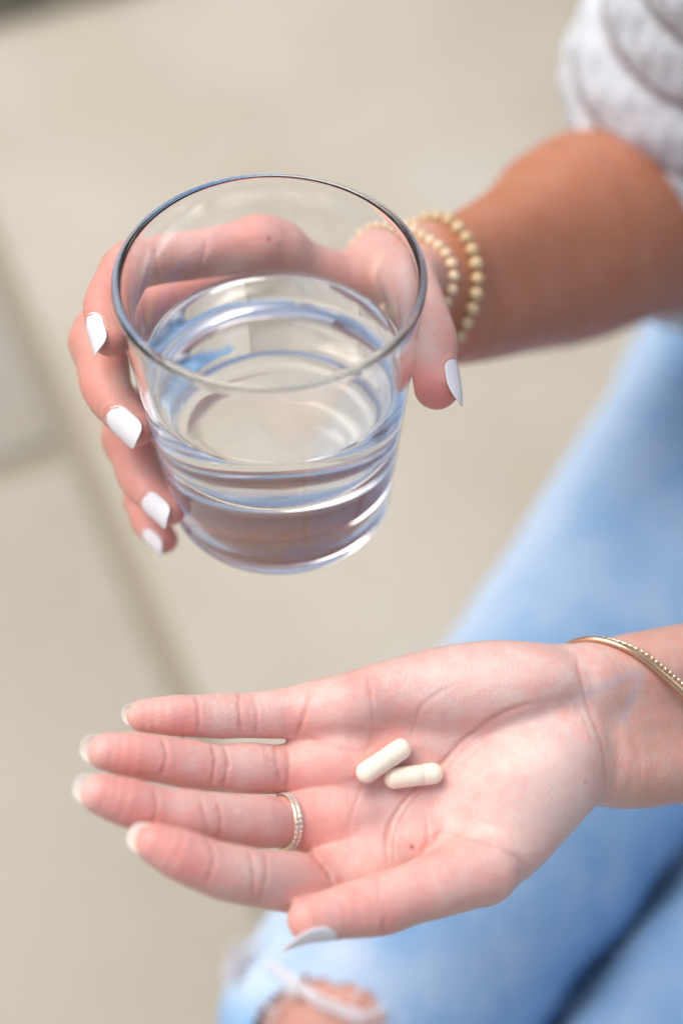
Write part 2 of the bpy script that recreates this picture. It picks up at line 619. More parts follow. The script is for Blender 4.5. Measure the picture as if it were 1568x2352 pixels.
# ------------------------------------------------------------------ drinking glass and its water
GX = to_cam(np.array([-.0216, .3186, CAM_H - .2942]))
G0 = np.array([-.0216, .3186, CAM_H - .2942])          # centre of the rim
GH, R_RIM, R_BASE = .1045, .0475, .0390
def r_out(h):
    return R_RIM + (R_BASE - R_RIM) * h / GH
WALL, FLOOR, WLEV = .0025, .0385, .0385
def lathe(profile, n=160, flip=False):
    a = np.linspace(0, 2 * math.pi, n, endpoint=False)
    P = np.array(profile, float)
    V = np.stack([P[:, 0][:, None] * np.cos(a), P[:, 0][:, None] * np.sin(a), np.repeat(P[:, 1][:, None], n, 1)], -1).reshape(-1, 3)
    Q = grid_faces(len(P), n, cv=True)
    return V, Q
def arc(cx, cz, r, a0, a1, n):
    return [(cx + r * math.cos(math.radians(a0 + (a1 - a0) * i / n)), cz + r * math.sin(math.radians(a0 + (a1 - a0) * i / n))) for i in range(n + 1)]
prof = []
zb = -GH
# underside: shallow dimple, foot ring, heel curve
prof += [(0.0002, zb + .0022), (.010, zb + .0021), (.022, zb + .0018), (.029, zb + .0012), (.0325, zb + .0003), (.0345, zb)]
prof += arc(R_BASE - .0042, zb + .0045, .0045, -80, 8, 10)
for h in np.linspace(.096, .004, 24):
    prof.append((r_out(h), -h))
rr = WALL / 2 + .0001
prof += arc(R_RIM - rr, -.0012, rr, 10, 170, 12)
n_in = len(prof)
zin = []
for h in np.linspace(.004, WLEV, 10):
    prof.append((r_out(h) - WALL - .0002 * h / .08, -h))
n_wet = len(prof)
for h in np.linspace(WLEV + .003, GH - FLOOR - .007, 14):
    prof.append((r_out(h) - WALL - .0002 * h / .08, -h))
rf = prof[-1][0]
cr = .0065
prof += [(rf - .0003 - cr + cr * math.cos(math.radians(q)), -(GH - FLOOR - cr) - cr * math.sin(math.radians(q))) for q in np.linspace(10, 88, 10)]
rl = prof[-1][0]
prof += [(rl * .75, -(GH - FLOOR) - .0003), (rl * .45, -(GH - FLOOR) - .0005), (rl * .2, -(GH - FLOOR) - .0006), (.0002, -(GH - FLOOR) - .0006)]
V, Q = lathe(prof)
nn = 160
fm = np.repeat((np.arange(len(prof) - 1) >= n_wet - 1).astype(int), nn)
# outward normals: profile runs bottom centre -> outside -> rim -> inside
glass = mesh_np('drinking_glass', V, Q[:, ::-1], [M_glass, M_gw], fmat=fm)
glass.location = G0
tag(glass, 'clear thick-bottomed glass tumbler held in the upper hand, half full of water', 'drinking glass')
# water: meniscus on top, its sides bedded a little in the glass wall
wl = prof[n_wet - 1]
wp = [(0.0002, -WLEV)] + [(wl[0] * f, -WLEV) for f in (.3, .6, .8, .9, .95)] + [(wl[0] - .0012, -WLEV + .0002), (wl[0] - .0005, -WLEV + .0006), (wl[0] + .00015, -WLEV + .0012)]
n_top = len(wp)
wp += [(x + .0004, z - .0004) for x, z in prof[n_wet:]]
V, Q = lathe(wp)
fm = np.repeat((np.arange(len(wp) - 1) >= n_top - 1).astype(int), nn)
water = mesh_np('water', V, Q, [M_water, M_wside], fmat=fm)
water.location = G0
tag(water, 'still clear water filling the lower half of the tumbler', 'water')

# ------------------------------------------------------------------ the two arms (implicit surfaces)
L = Field()      # lower hand: palm up
L.group(.006, .0)
# wrist and forearm (two bones side by side)
L.chain([(1300, 1590, .460, 84), (1400, 1563, .468, 96), (1568, 1533, .485, 99), (2000, 1480, .55, 118), (2450, 1430, .62, 140)])
L.chain([(1320, 1740, .459, 92), (1420, 1752, .467, 104), (1568, 1738, .483, 103), (2000, 1650, .55, 128), (2450, 1560, .62, 150)])
L.chain([(1340, 1660, .463, 84), (1420, 1655, .468, 90), (1568, 1636, .485, 90), (2000, 1565, .55, 106), (2450, 1495, .62, 130)])
# metacarpals
L.chain([(1330, 1575, .461, 88), (1180, 1562, .455, 88), (1000, 1572, .450, 82), (845, 1606, .447, 74), (745, 1630, .445, 62)])
L.chain([(1310, 1630, .463, 84), (1050, 1690, .456, 78), (815, 1742, .448, 74), (720, 1758, .446, 60)])
L.chain([(1310, 1690, .463, 86), (1050, 1790, .455, 80), (815, 1872, .446, 76), (725, 1886, .443, 64)])
L.chain([(1310, 1740, .460, 90), (1060, 1890, .450, 84), (860, 1985, .441, 80), (770, 2020, .438, 70)])
# hypothenar and thenar pads
L.ell(1120, 1580, .448, 200, 92, 86, ang=.12)
L.ell(1200, 1790, .449, 205, 130, 128, ang=.62)
L.chain([(1270, 1790, .452, 104), (1180, 1900, .446, 104), (1095, 1994, .439, 88)])
# pads at the finger roots
L.ell(800, 1622, .440, 70, 56, 46, ang=.1)
L.ell(790, 1750, .441, 66, 58, 48)
L.ell(790, 1880, .439, 66, 60, 50)
L.ell(850, 1985, .434, 70, 62, 50, ang=.3)
FING_L = {
 'pinky': [(760, 1628, .449, 56), (690, 1633, .446, 57), (630, 1640, .443, 56), (562, 1642, .440, 52), (505, 1644, .437, 53), (452, 1645, .434, 49), (390, 1643, .431, 46), (328, 1645, .429, 36)],
 'ring': [(740, 1758, .447, 58), (650, 1767, .443, 55), (580, 1765, .437, 58), (497, 1763, .431, 54), (440, 1756, .427, 57), (383, 1747, .423, 54), (310, 1735, .419, 53), (245, 1727, .416, 43)],
 'middle': [(740, 1884, .441, 62), (650, 1889, .434, 58), (585, 1886, .426, 61), (500, 1880, .418, 58), (430, 1873, .413, 60), (360, 1862, .409, 57), (290, 1842, .405, 56), (232, 1824, .4025, 46)],
 'index': [(790, 2026, .434, 70), (720, 2029, .426, 67), (660, 2025, .419, 69), (598, 2018, .411, 65), (540, 2008, .406, 66), (480, 1991, .402, 62), (412, 1962, .3985, 58), (356, 1936, .3965, 45)],
}
for fpts in FING_L.values():
    L.group(.004, .0012)
    L.chain(fpts)
# soft pads between the creases of each finger (palm side)
L.group(.006, .006)
THUMB_L = [(1110, 1994, .433, 82), (1010, 2030, .425, 75), (940, 2055, .420, 69), (872, 2078, .416, 70), (790, 2093, .411, 61), (708, 2112, .406, 49)]
L.chain(THUMB_L)
L.groups = [g for g in L.groups if g[2]]
# fingers first as a crisp set, then the palm blends them in
_palm = L.groups[0]; _f = L.groups[1:5]; _th = L.groups[5]
L.groups = [(_f[0][0], 0, _f[0][2])] + [(g[0], .0012, g[2]) for g in _f[1:]] + [(_palm[0], .007, _palm[2]), (.006, .0030, _th[2])]

U = Field()      # upper hand: round the glass
FING_U = {
 'index': [(640, 568, .498, 62), (590, 562, .494, 63), (450, 580, .484, 56), (305, 606, .472, 57), (268, 650, .464, 52), (243, 702, .457, 51), (245, 742, .452, 46), (252, 778, .448, 41)],
 'middle': [(600, 652, .518, 66), (560, 650, .517, 66), (390, 695, .505, 61), (230, 765, .489, 63), (236, 830, .481, 61), (246, 892, .474, 58), (279, 942, .468, 51), (316, 982, .463, 42)],
 'ring': [(590, 770, .537, 62), (560, 770, .537, 62), (420, 870, .522, 55), (294, 985, .508, 56), (308, 1045, .501, 53), (327, 1100, .494, 53), (358, 1137, .487, 45), (389, 1170, .481, 38)],
 'pinky': [(590, 860, .556, 54), (560, 865, .555, 54), (440, 990, .542, 47), (334, 1130, .528, 43), (334, 1165, .524, 40), (342, 1195, .519, 41), (360, 1219, .513, 37), (379, 1241, .508, 31)],
}
THUMB_U = [(985, 650, .522, 66), (945, 640, .497, 58), (968, 700, .478, 55), (994, 780, .463, 55), (994, 830, .457, 54), (1003, 888, .452, 53)]
for i, (kf, fpts) in enumerate(FING_U.items()):
    U.group(.004, 0 if i == 0 else .0012)
    U.chain(fpts)
U.group(.008, .007)
U.chain([(1000, 640, .535, 88), (780, 640, .519, 66), (600, 562, .494, 62)])
U.chain([(1000, 670, .54, 85), (780, 685, .530, 66), (565, 650, .517, 64)])
U.chain([(1005, 700, .545, 85), (780, 750, .542, 64), (565, 770, .537, 58)])
U.chain([(1010, 730, .55, 80), (780, 810, .556, 62), (565, 865, .555, 52)])
U.chain([(1000, 650, .530, 86), (940, 640, .500, 60)])
# wrist and forearm
U.group(.02, .010)
U.chain([(880, 596, .528, 68), (985, 596, .535, 84), (1060, 588, .552, 96), (1200, 540, .60, 130), (1330, 486, .65, 180), (1540, 478, .72, 196)])
U.chain([(1000, 728, .537, 88), (1060, 735, .552, 102), (1200, 684, .60, 127), (1330, 604, .65, 182), (1540, 490, .72, 205)])
U.chain([(1540, 480, .72, 215), (1950, -900, .52, 250)])
U.group(.006, .006)
U.chain(THUMB_U)

CREASES_L = [  # polyline, half-width (px), depth (mm), colour
 ([(446, 1594), (457, 1630), (455, 1694)], 5, .35, .55), ([(553, 1587), (549, 1616), (556, 1697)], 5, .35, .55), ([(576, 1587), (590, 1640), (586, 1697)], 5, .25, .45),
 ([(716, 1570), (700, 1640), (680, 1697)], 6, .5, .6),
 ([(366, 1686), (383, 1735), (364, 1796)], 5, .4, .6), ([(486, 1708), (494, 1748), (482, 1818)], 5, .35, .5), ([(513, 1708), (524, 1752), (508, 1822)], 5, .35, .55),
 ([(630, 1706), (636, 1750), (646, 1805)], 6, .3, .35), ([(660, 1712), (664, 1770), (655, 1826)], 6, .4, .5),
 ([(352, 1806), (361, 1850), (352, 1898)], 5, .4, .6), ([(459, 1830), (471, 1872), (482, 1924)], 5, .35, .5), ([(495, 1832), (509, 1880), (502, 1932)], 5, .35, .55),
 ([(676, 1850), (682, 1890), (690, 1940)], 6, .4, .5),
 ([(476, 1926), (492, 1975), (470, 2040)], 5, .4, .6), ([(568, 1946), (582, 1996), (584, 2075)], 5, .35, .55), ([(606, 1950), (613, 2010), (590, 2086)], 5, .35, .55),
 ([(708, 1950), (735, 1980), (752, 2003), (766, 2036)], 6, .6, .75), ([(690, 1942), (712, 1962), (724, 1990)], 4, .2, .3),
 # palm
 ([(838, 1528), (850, 1590), (857, 1653), (852, 1700), (838, 1735)], 6, .25, .4), ([(690, 1685), (760, 1716), (838, 1722), (880, 1690)], 6, .2, .3),
 ([(938, 1720), (950, 1670), (966, 1625), (1000, 1595), (1050, 1570)], 6, .25, .38), ([(700, 1806), (780, 1800), (850, 1775), (900, 1740)], 6, .15, .25),
 ([(891, 2000), (887, 1934), (906, 1874), (954, 1808), (1014, 1754), (1062, 1701), (1127, 1653), (1193, 1623), (1260, 1610)], 7, .6, .62),
 ([(905, 1985), (905, 1925), (930, 1865), (985, 1795)], 4, .2, .3), ([(812, 1960), (800, 1900), (822, 1830), (845, 1780)], 6, .2, .3), ([(770, 1955), (790, 1910), (775, 1860)], 5, .15, .25),
 ([(978, 1884), (983, 1925), (965, 1968)], 6, .5, .3), ([(1020, 1902), (996, 1930), (980, 1948)], 7, .4, .22), ([(1008, 1912), (1060, 1920), (1110, 1935), (1151, 1950), (1190, 1972), (1215, 1992)], 6, .35, .45),
 ([(1030, 1790), (1100, 1720), (1180, 1680), (1260, 1670)], 4, .12, .2), ([(1060, 1800), (1130, 1750), (1220, 1715)], 4, .1, .15), ([(1010, 1990), (1040, 1960), (1035, 1925)], 4, .15, .2),
 # wrist
 ([(1318, 1480), (1330, 1540), (1348, 1620), (1380, 1700), (1390, 1790), (1372, 1850)], 6, .35, .35), ([(1300, 1600), (1340, 1650), (1362, 1720)], 4, .15, .25),
 ([(1396, 1570), (1440, 1650), (1466, 1740), (1470, 1800)], 6, .15, .2),
 # thumb joint
 ([(860, 2012), (872, 2040), (868, 2070)], 5, .2, .3), ([(886, 2150), (880, 2128), (884, 2105)], 5, .4, .5), ([(915, 2140), (905, 2118)], 4, .2, .3), ([(780, 2030), (790, 2060)], 4, .1, .2),
]
BLUSH_L = [((325, 1650), 60, .45), ((415, 1665), 50, .7), ((455, 1650), 40, .3), ((570, 1650), 40, .35), ((640, 1660), 50, .2), ((690, 1660), 40, .45),
 ((265, 1745), 60, .5), ((315, 1768), 60, .75), ((380, 1755), 40, .45), ((500, 1768), 45, .4), ((580, 1780), 50, .25), ((655, 1800), 45, .6), ((440, 1790), 50, .35),
 ((245, 1845), 60, .55), ((310, 1885), 62, .8), ((365, 1875), 45, .4), ((500, 1895), 45, .35), ((580, 1905), 50, .25), ((690, 1905), 45, .45), ((430, 1900), 50, .3),
 ((365, 1950), 60, .55), ((440, 1995), 65, .75), ((520, 2020), 45, .3), ((600, 2060), 50, .3), ((690, 2075), 50, .2), ((730, 1990), 35, .5),
 ((740, 1870), 80, .5), ((760, 1760), 60, .35), ((800, 1930), 60, .3), ((990, 1945), 55, .55), ((900, 1720), 60, .22), ((1000, 1800), 60, .2), ((690, 2110), 70, .5), ((820, 2090), 70, .45), ((880, 2120), 50, .5), ((960, 2070), 60, .35), ((1100, 2030), 80, .3), ((930, 1660), 60, .2), ((1100, 1640), 50, .2), ((820, 1560), 60, .25), ((800, 1850), 140, .25), ((720, 1720), 100, .2), ((880, 1640), 90, .15)]
PALE_L = [((1290, 1850), 70, .6), ((1240, 1780), 90, .45), ((1200, 1900), 80, .3), ((1060, 1570), 90, .35), ((850, 1830), 60, .35), ((620, 1610), 40, .3), ((560, 1760), 35, .3), ((640, 2060), 30, .5), ((1150, 1500), 60, .2)]
VEIN_L = [([(1345, 1595), (1395, 1570), (1440, 1550), (1470, 1548)], 13, .5), ([(1470, 1560), (1450, 1600), (1430, 1650)], 12, .5), ([(1240, 1660), (1300, 1690), (1330, 1740)], 22, .22)]

def vert_normals(V, Q):
    fn = np.cross(V[Q[:, 2]] - V[Q[:, 0]], V[Q[:, 3]] - V[Q[:, 1]])
    N = np.zeros_like(V)
    for i in range(4):
        for a in range(3):
            N[:, a] += np.bincount(Q[:, i], fn[:, a], len(V))
    return N / (np.linalg.norm(N, axis=1)[:, None] + 1e-12)

def gauss_px(px, spots, face):
    o = np.zeros(len(px))
    for (x, y), r, a in spots:
        o = 1 - (1 - o) * (1 - a * np.exp(-((px[:, 0] - x) ** 2 + (px[:, 1] - y) ** 2) / (r * r)) * face)
    return o

def build_arm(Fd, h, lo=None, hi=None):
    l, u = Fd.bounds(.004)
    if lo is not None: l = np.maximum(l, lo)
    if hi is not None: u = np.minimum(u, hi)
    T, ax = Fd.volume(l, u, h)
    V, Q = surface_nets(T, ax)
    V = snap(Fd, V, 2)
    V, Q = subdivide(V, Q)
    V = snap(Fd, V, 1)
    return V, Q

VL, QL = build_arm(L, .0010, hi=np.array([.325, 1, 1]))
VU, QU = build_arm(U, .0011, hi=np.array([.26, .30, 1]))
print('verts', len(VL), len(VU))

# ------------------------------------------------------------------ finger nails
NAILS = []
def nail(bone_a, bone_b, r_px, ra_px, normal, s0, s1, wid, lift=.00045, droop=.0010, point=.5, skew=0.0, flat=1.12, tip0=.38):
    """a curved almond nail on the last bone of a finger; lengths in metres from the fingertip centre along the bone"""
    A3, B3 = pt(*bone_a), pt(*bone_b)
    r = r_px * bone_b[2] / F
    slope_ = (ra_px * bone_a[2] / F - r) / np.linalg.norm(B3 - A3)
    a = nrm(B3 - A3)
    nv = np.array([normal[0], normal[1], -normal[2]])
    a, n, sdv = frame_of(a, nv)
    nu_, nv_ = 34, 17
    Vt, Vb = [], []
    rc = r * flat
    for i in range(nu_):
        u_ = .5 - .5 * math.cos(math.pi * i / (nu_ - 1))
        s = s0 + (s1 - s0) * u_
        hw = .5 * wid * max(.06, (1 - max(0, 1 - u_ / .34) ** 2.2)) ** .75
        if u_ > tip0:
            hw *= max(.012, 1 - ((u_ - tip0) / (1 - tip0)) ** 2.3) ** point
        dr = lift - droop * max(0, (u_ - .45) / .55) ** 2 - .00035 * (1 - min(1, u_ / .2))
        for j in range(nv_):
            q = (j / (nv_ - 1) * 2 - 1)
            th_ = min(1.25, hw / rc) * q
            off = rc * math.sin(th_); drop = rc * (1 - math.cos(th_))
            base = B3 + a * s + sdv * (off + skew * wid * u_ * u_) + n * (r + slope_ * max(0, -s) + dr - drop)
            Vt.append(base); Vb.append(base - n * .0005 * (1 - .3 * abs(q)))
    Vt, Vb = np.array(Vt), np.array(Vb)
    V = np.concatenate([Vt, Vb])
    m = nu_ * nv_
    top = grid_faces(nu_, nv_)
    idx = np.arange(m).reshape(nu_, nv_)
    loop = np.concatenate([idx[0, :-1], idx[:-1, -1], idx[-1, :0:-1], idx[:0:-1, 0]])
    nx = np.roll(loop, -1)
    rim = np.stack([loop, loop + m, nx + m, nx], -1)
    Qn = np.concatenate([top, top[:, ::-1] + m, rim[:, ::-1]])
    k = top[len(top) // 2]
    fnn = np.cross(V[k[2]] - V[k[0]], V[k[3]] - V[k[1]])
    if np.dot(fnn, n) < 0:
        Qn = Qn[:, ::-1]
    fm_ = np.concatenate([np.zeros(len(top)), np.ones(len(top)), np.zeros(len(rim))])
    edge = np.concatenate([idx[0, 2:-2], idx[:nu_ * 3 // 5, 0], idx[:nu_ * 3 // 5, -1]])
    NAILS.append((V, Qn, fm_, V[edge]))
def bone(pp):
    return pp[-2][:3], pp[-1][:3], pp[-1][3], pp[-2][3]
nail(*bone(FING_U['index']), (-.70, -.10, .70), -.0085, .0068, .0104, tip0=.66, point=.38)
nail(*bone(FING_U['middle']), (-.26, -.36, .88), -.0090, .0072, .0116, tip0=.66, point=.38)
nail(*bone(FING_U['ring']), (-.34, -.38, .85), -.0082, .0068, .0108, tip0=.66, point=.38)
nail(*bone(FING_U['pinky']), (-.60, -.40, .66), -.0072, .0062, .0088, tip0=.66, point=.38)
nail(*bone(THUMB_U), (.88, .02, .45), -.0072, .0092, .0128, tip0=.5, point=.5)
nail(*bone(FING_L['pinky']), (-.10, .08, -1), -.0065, .0059, .0085, lift=-.0013, droop=-.0010, point=.4, tip0=.5)
nail(*bone(FING_L['ring']), (0, -.05, -1), -.008, .0069, .0105, lift=-.0013, droop=-.0010, point=.4, tip0=.5)
nail(*bone(FING_L['middle']), (-.1, -.1, -1), -.008, .0072, .0110, lift=-.0013, droop=-.0010, point=.4, tip0=.5)
nail(*bone(FING_L['index']), (-.15, -.30, -1), -.008, .0070, .0110, lift=-.0013, droop=-.0010, point=.4, tip0=.5)
nail(*bone(THUMB_L), (-.05, -.84, .54), -.0072, .0102, .0125, droop=-.0006, point=.5, tip0=.38)

def dress(V, Q, creases, blush, pale, veins, tanfun, mole=None, extra_blush=None):
    N = vert_normals(V, Q)
    px = to_px(V)
    view = -V / np.linalg.norm(V, axis=1)[:, None]
    face = np.clip(((N * view).sum(1) + .05) * 3, 0, 1)
    cr = np.zeros(len(V)); disp = np.zeros(len(V))
    for line, wd, dp, colr in creases:
        ln = smooth_line(line)
        x0, y0 = ln.min(0) - 40; x1, y1 = ln.max(0) + 40
        m = np.where((px[:, 0] > x0) & (px[:, 0] < x1) & (px[:, 1] > y0) & (px[:, 1] < y1) & (face > 0))[0]
        d, al = polyline_dist(px[m], ln)
        d = d + 1.2 * np.sin(al * 23 + wd)
        fade = np.clip(np.minimum(al, 1 - al) * 6, .15, 1) * face[m]
        g = np.exp(-(d / wd) ** 2)
        sh = np.exp(-(d / (wd * 3.2)) ** 2)
        disp[m] += (-g * 1.25 + sh * .35) * dp * .8e-3 * fade
        cr[m] = np.maximum(cr[m], np.exp(-(d / (wd * .8)) ** 2) * colr * .62 * fade)
    vn = np.zeros(len(V))
    for line, wd, a in veins:
        d, al = polyline_dist(px, smooth_line(line))
        vn = np.maximum(vn, np.exp(-(d / wd) ** 2) * a * face)
    bl = gauss_px(px, blush, face)
    pa = gauss_px(px, pale, face)
    if extra_blush is not None:
        bl = np.maximum(bl, extra_blush(V, N, px, face))
    mo = gauss_px(px, mole, face) if mole else np.zeros(len(V))
    disp += blob_noise(V, 420, 5, 2) * .00012
    for nV, _, _, ed in NAILS:                      # the fold of skin round each nail
        c_ = ed.mean(0)
        m = np.where(((V - c_) ** 2).sum(1) < .012 ** 2)[0]
        if len(m):
            dd = np.sqrt(((V[m][:, None] - ed[None]) ** 2).sum(-1)).min(1)
            disp[m] += .00026 * np.exp(-((dd - .0009) / .0007) ** 2)
            cr[m] = np.maximum(cr[m], .35 * np.exp(-(dd / .0008) ** 2))
    return V + N * disp[:, None], dict(crease=cr, blush=bl, pale=pa, vein=vn, tan=tanfun(V, N, px, face), mole=mo)

def tan_l(V, N, px, face):
    wr = np.clip((px[:, 0] - 1330) / 140, 0, 1)
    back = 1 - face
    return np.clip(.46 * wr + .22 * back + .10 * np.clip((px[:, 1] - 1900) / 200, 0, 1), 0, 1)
def tan_u(V, N, px, face):
    arm = np.clip((px[:, 0] - 830) / 290, 0, 1) * np.clip((V[:, 2] - .485) / .045, 0, 1)
    arm = arm * arm * (3 - 2 * arm)
    fing = np.clip((360 - px[:, 0]) / 120, 0, 1) + np.clip((V[:, 2] - .475) / .02, 0, 1) * .3 + np.clip((px[:, 0] - 960) / 60, 0, 1) * .5
    return np.clip(.10 + .48 * np.clip(fing, 0, 1) + .84 * arm, 0, 1)
CREASES_U = [([(205, 905), (225, 893), (250, 880)], 5, .2, .3), ([(190, 905), (210, 915)], 4, .15, .3), ([(285, 1090), (310, 1080), (340, 1075)], 5, .2, .25),
 ([(1000, 752), (1018, 762), (1040, 772)], 5, .25, .4), ([(990, 770), (1010, 778), (1030, 790)], 4, .15, .25), ([(345, 560), (352, 600), (345, 640)], 6, .3, .4), ([(470, 540), (462, 590), (440, 630)], 6, .3, .4),
 ([(640, 545), (650, 590), (640, 630)], 7, .4, .5)]
BLUSH_U = [((275, 800), 50, .75), ((215, 690), 45, .45), ((245, 640), 60, .35), ((300, 950), 70, .45), ((345, 1010), 45, .75), ((210, 900), 50, .5), ((185, 740), 50, .4), ((220, 830), 60, .35), ((420, 1190), 50, .75), ((380, 1120), 50, .55), ((300, 1130), 50, .45), ((270, 1040), 60, .4), ((400, 1250), 50, .75), ((320, 1190), 50, .5),
 ((985, 890), 60, .85), ((1020, 930), 45, .75), ((950, 850), 50, .55), ((1040, 780), 50, .4), ((560, 510), 70, .45), ((480, 640), 130, .55), ((350, 680), 80, .5), ((640, 600), 60, .5), ((800, 600), 120, .25), ((420, 560), 60, .25)]
PALE_U = [((975, 800), 35, .6), ((280, 870), 30, .3), ((420, 540), 50, .3)]
VL, AL = dress(VL, QL, CREASES_L, BLUSH_L, PALE_L, VEIN_L, tan_l, [((945, 1945), 5, .8), ((1344, 1796), 4, .4)])
VU, AU = dress(VU, QU, CREASES_U, BLUSH_U, PALE_U, [], tan_u, [((617, 543), 5, .8)])

# ------------------------------------------------------------------ person: legs, jeans, sweater
KNEE = to_world(pt(855, 2355, .655)); HIP = to_world(pt(1770, 1010, .88))
KNEE2 = to_world(pt(1580, 2620, .645)); HIP2 = to_world(pt(2370, 1520, .85))
J = Field()
J.group(.02, .0)
J.cone(HIP, KNEE, .101, .067)
J.cone(KNEE, KNEE + np.array([-.075, -.05, -.42]), .061, .048)
J.group(.02, .004)
J.cone(HIP2, KNEE2, .093, .077)
J.cone(KNEE2, KNEE2 + np.array([.03, -.02, -.40]), .064, .05)
J.group(.03, .03)
PEL = .5 * (HIP + HIP2) + np.array([.05, .07, .0])
J.cone(HIP + np.array([.02, .03, 0]), HIP2 + np.array([.02, .03, 0]), .095, .095)
l, u = J.bounds(.02)
T, ax = J.volume(l, u, .006)
VJ, QJ = surface_nets(T, ax)
VJ = snap(J, VJ, 2)
VJ, QJ = subdivide(VJ, QJ)
N = vert_normals(VJ, QJ)
pxj = to_px(to_cam(VJ))
dl = nrm(KNEE - HIP)
def denim_disp(V, px):
    s = (V - HIP) @ dl
    return .0022 * blob_noise(V, 40, 21, 2) + .0016 * np.sin(s * 95 + 2.5 * blob_noise(V, 18, 4)) * np.clip((s - .15) / .2, .2, 1)
VJ = VJ + N * denim_disp(VJ, pxj)[:, None]
# the torn knee: drop the faces inside a ragged oval
ctr = pxj[QJ].mean(1)
nf = (N[QJ].mean(1) * -nrm(np.array([0, .6, -.8]))).sum(1)
hole = (((ctr[:, 0] - 738) / 150) ** 2 + ((ctr[:, 1] - 2368) / (124 + 8 * np.sin(ctr[:, 0] * .045 + 1) + 5 * np.sin(ctr[:, 0] * .19))) ** 2 < 1) & (nf > .2)
QJ = QJ[~hole]
def spots(px, lst):
    o = np.zeros(len(px))
    for x, y, rx, ry, a in lst:
        o = 1 - (1 - o) * (1 - a * np.exp(-((px[:, 0] - x) / rx) ** 2 - ((px[:, 1] - y) / ry) ** 2))
    return o
ld, _ = polyline_dist(pxj, [(1400, 790), (1260, 1060), (1130, 1290), (1000, 1490), (800, 1840), (600, 2160)])  # far edge of the thigh, coloured paler for the light grazing it
wear_edge_light = np.maximum(.72 * np.exp(-(ld / 110) ** 2), spots(pxj, [(780, 2180, 80, 50, .9), (560, 2230, 70, 70, .85), (1200, 1330, 220, 130, .3), (900, 2240, 150, 60, .35), (700, 2250, 160, 50, .7), (880, 2330, 60, 60, .5), (1150, 2180, 150, 70, .2)]))
person = empty('person', (float(HIP[0]), float(HIP[1]), 0.0), 'seated person in ripped light blue jeans and white knit sweater, holding a glass', 'person')
def pl(W):
    return np.asarray(W) - np.array([HIP[0], HIP[1], 0.0])
sd_, _ = polyline_dist(pxj, [(1700, 1840), (1568, 1990), (1410, 2180), (1268, 2360), (1180, 2470)])  # line of the fold whose shadow is put into the denim colour
jeans = mesh_np('jeans', pl(VJ), QJ, M_denim, person, attrs=dict(wear_edge_light=wear_edge_light, gap_shade=np.clip(1.0 * np.exp(-(sd_ / 30) ** 2), 0, 1)))
# knee skin under the tear
K = Field().group(.02, 0).cone(HIP + (KNEE - HIP) * .55, KNEE, .074, .0630).cone(KNEE, KNEE + np.array([-.054, -.036, -.30]), .0560, .045)
l, u = K.bounds(.01)
T, ax = K.volume(l, u, .006)
VK, QK = surface_nets(T, ax)
VK = snap(K, VK, 2)
z = np.zeros(len(VK))
nl, nu = len(VL), len(VU)
VB = np.concatenate([to_world(VL), to_world(VU), VK])
QB = np.concatenate([QL, QU + nl, QK + nl + nu])
AB = {k: np.concatenate([AL[k], AU[k], z + (.55 if k == 'tan' else .1 if k == 'blush' else 0)]) for k in AL}
body = mesh_np('body', pl(VB), QB, M_skin, person, attrs=AB)

def tubes(name, lines, r, m, parent, n=6, kind=None):
    VV, QQ, off = [], [], 0
    for ln in lines:
        ln = np.asarray(ln)
        tg = np.gradient(ln, axis=0)
        ring = []
        for p, d in zip(ln, tg):
            a, e, f = frame_of(d, (.3, .2, .9))
            ang = np.linspace(0, 2 * math.pi, n, endpoint=False)
            ring.append(p + r * (np.cos(ang)[:, None] * e + np.sin(ang)[:, None] * f))
        VV.append(np.concatenate(ring)); QQ.append(grid_faces(len(ln), n, cv=True) + off)
        off += len(ln) * n
    return mesh_np(name, np.concatenate(VV), np.concatenate(QQ), m, parent, kind=kind)
# threads across and round the tear
th = []
def jn(x, y, lift=.001):
    v = np.array([(x - 784) / F, (1176 - y) / F, 1.0]); vw = dir_world(v)
    d = .45
    for _ in range(300):
        f = float(J((CAMW + vw * d)[None])[0])
        if f < 2e-4: break
        d += max(f * .7, 2e-4)
        if d > 1.2: break
    return CAMW + vw * (d - lift)
for k_ in range(7):
    q = rnd.gauss(0, 7)
    th.append([jn(x + rnd.gauss(0, 3), y + q + rnd.gauss(0, 2), .003) for x, y in smooth_line([(610, 2205), (680, 2262), (750, 2306), (840, 2340)], 5)])
for k_ in range(70):
    x0, y0 = rnd.gauss(612, 12), rnd.gauss(2205, 26)
    x1, y1 = rnd.gauss(540, 22), rnd.gauss(2226, 24)
    b0 = rnd.uniform(-25, 25)
    th.append([to_world(pt(x0 + (x1 - x0) * s_ + b0 * s_ * (1 - s_), y0 + (y1 - y0) * s_ + b0 * math.sin(s_ * 3), .640 - .012 * s_)) for s_ in np.linspace(0, 1, 6)])
for k_ in range(16):
    a = rnd.uniform(3.3, 6.2); x, y = 738 + 150 * math.cos(a), 2368 + 124 * math.sin(a)
    th.append([jn(x + (738 - x) * .25 * s + rnd.gauss(0, 2), y + (2368 - y) * .25 * s, .002) for s in np.linspace(-.3, 1, 4)])
tubes('frayed_threads', [pl(np.array(q)) for q in th], .0004, M_thread, person, kind='stuff')

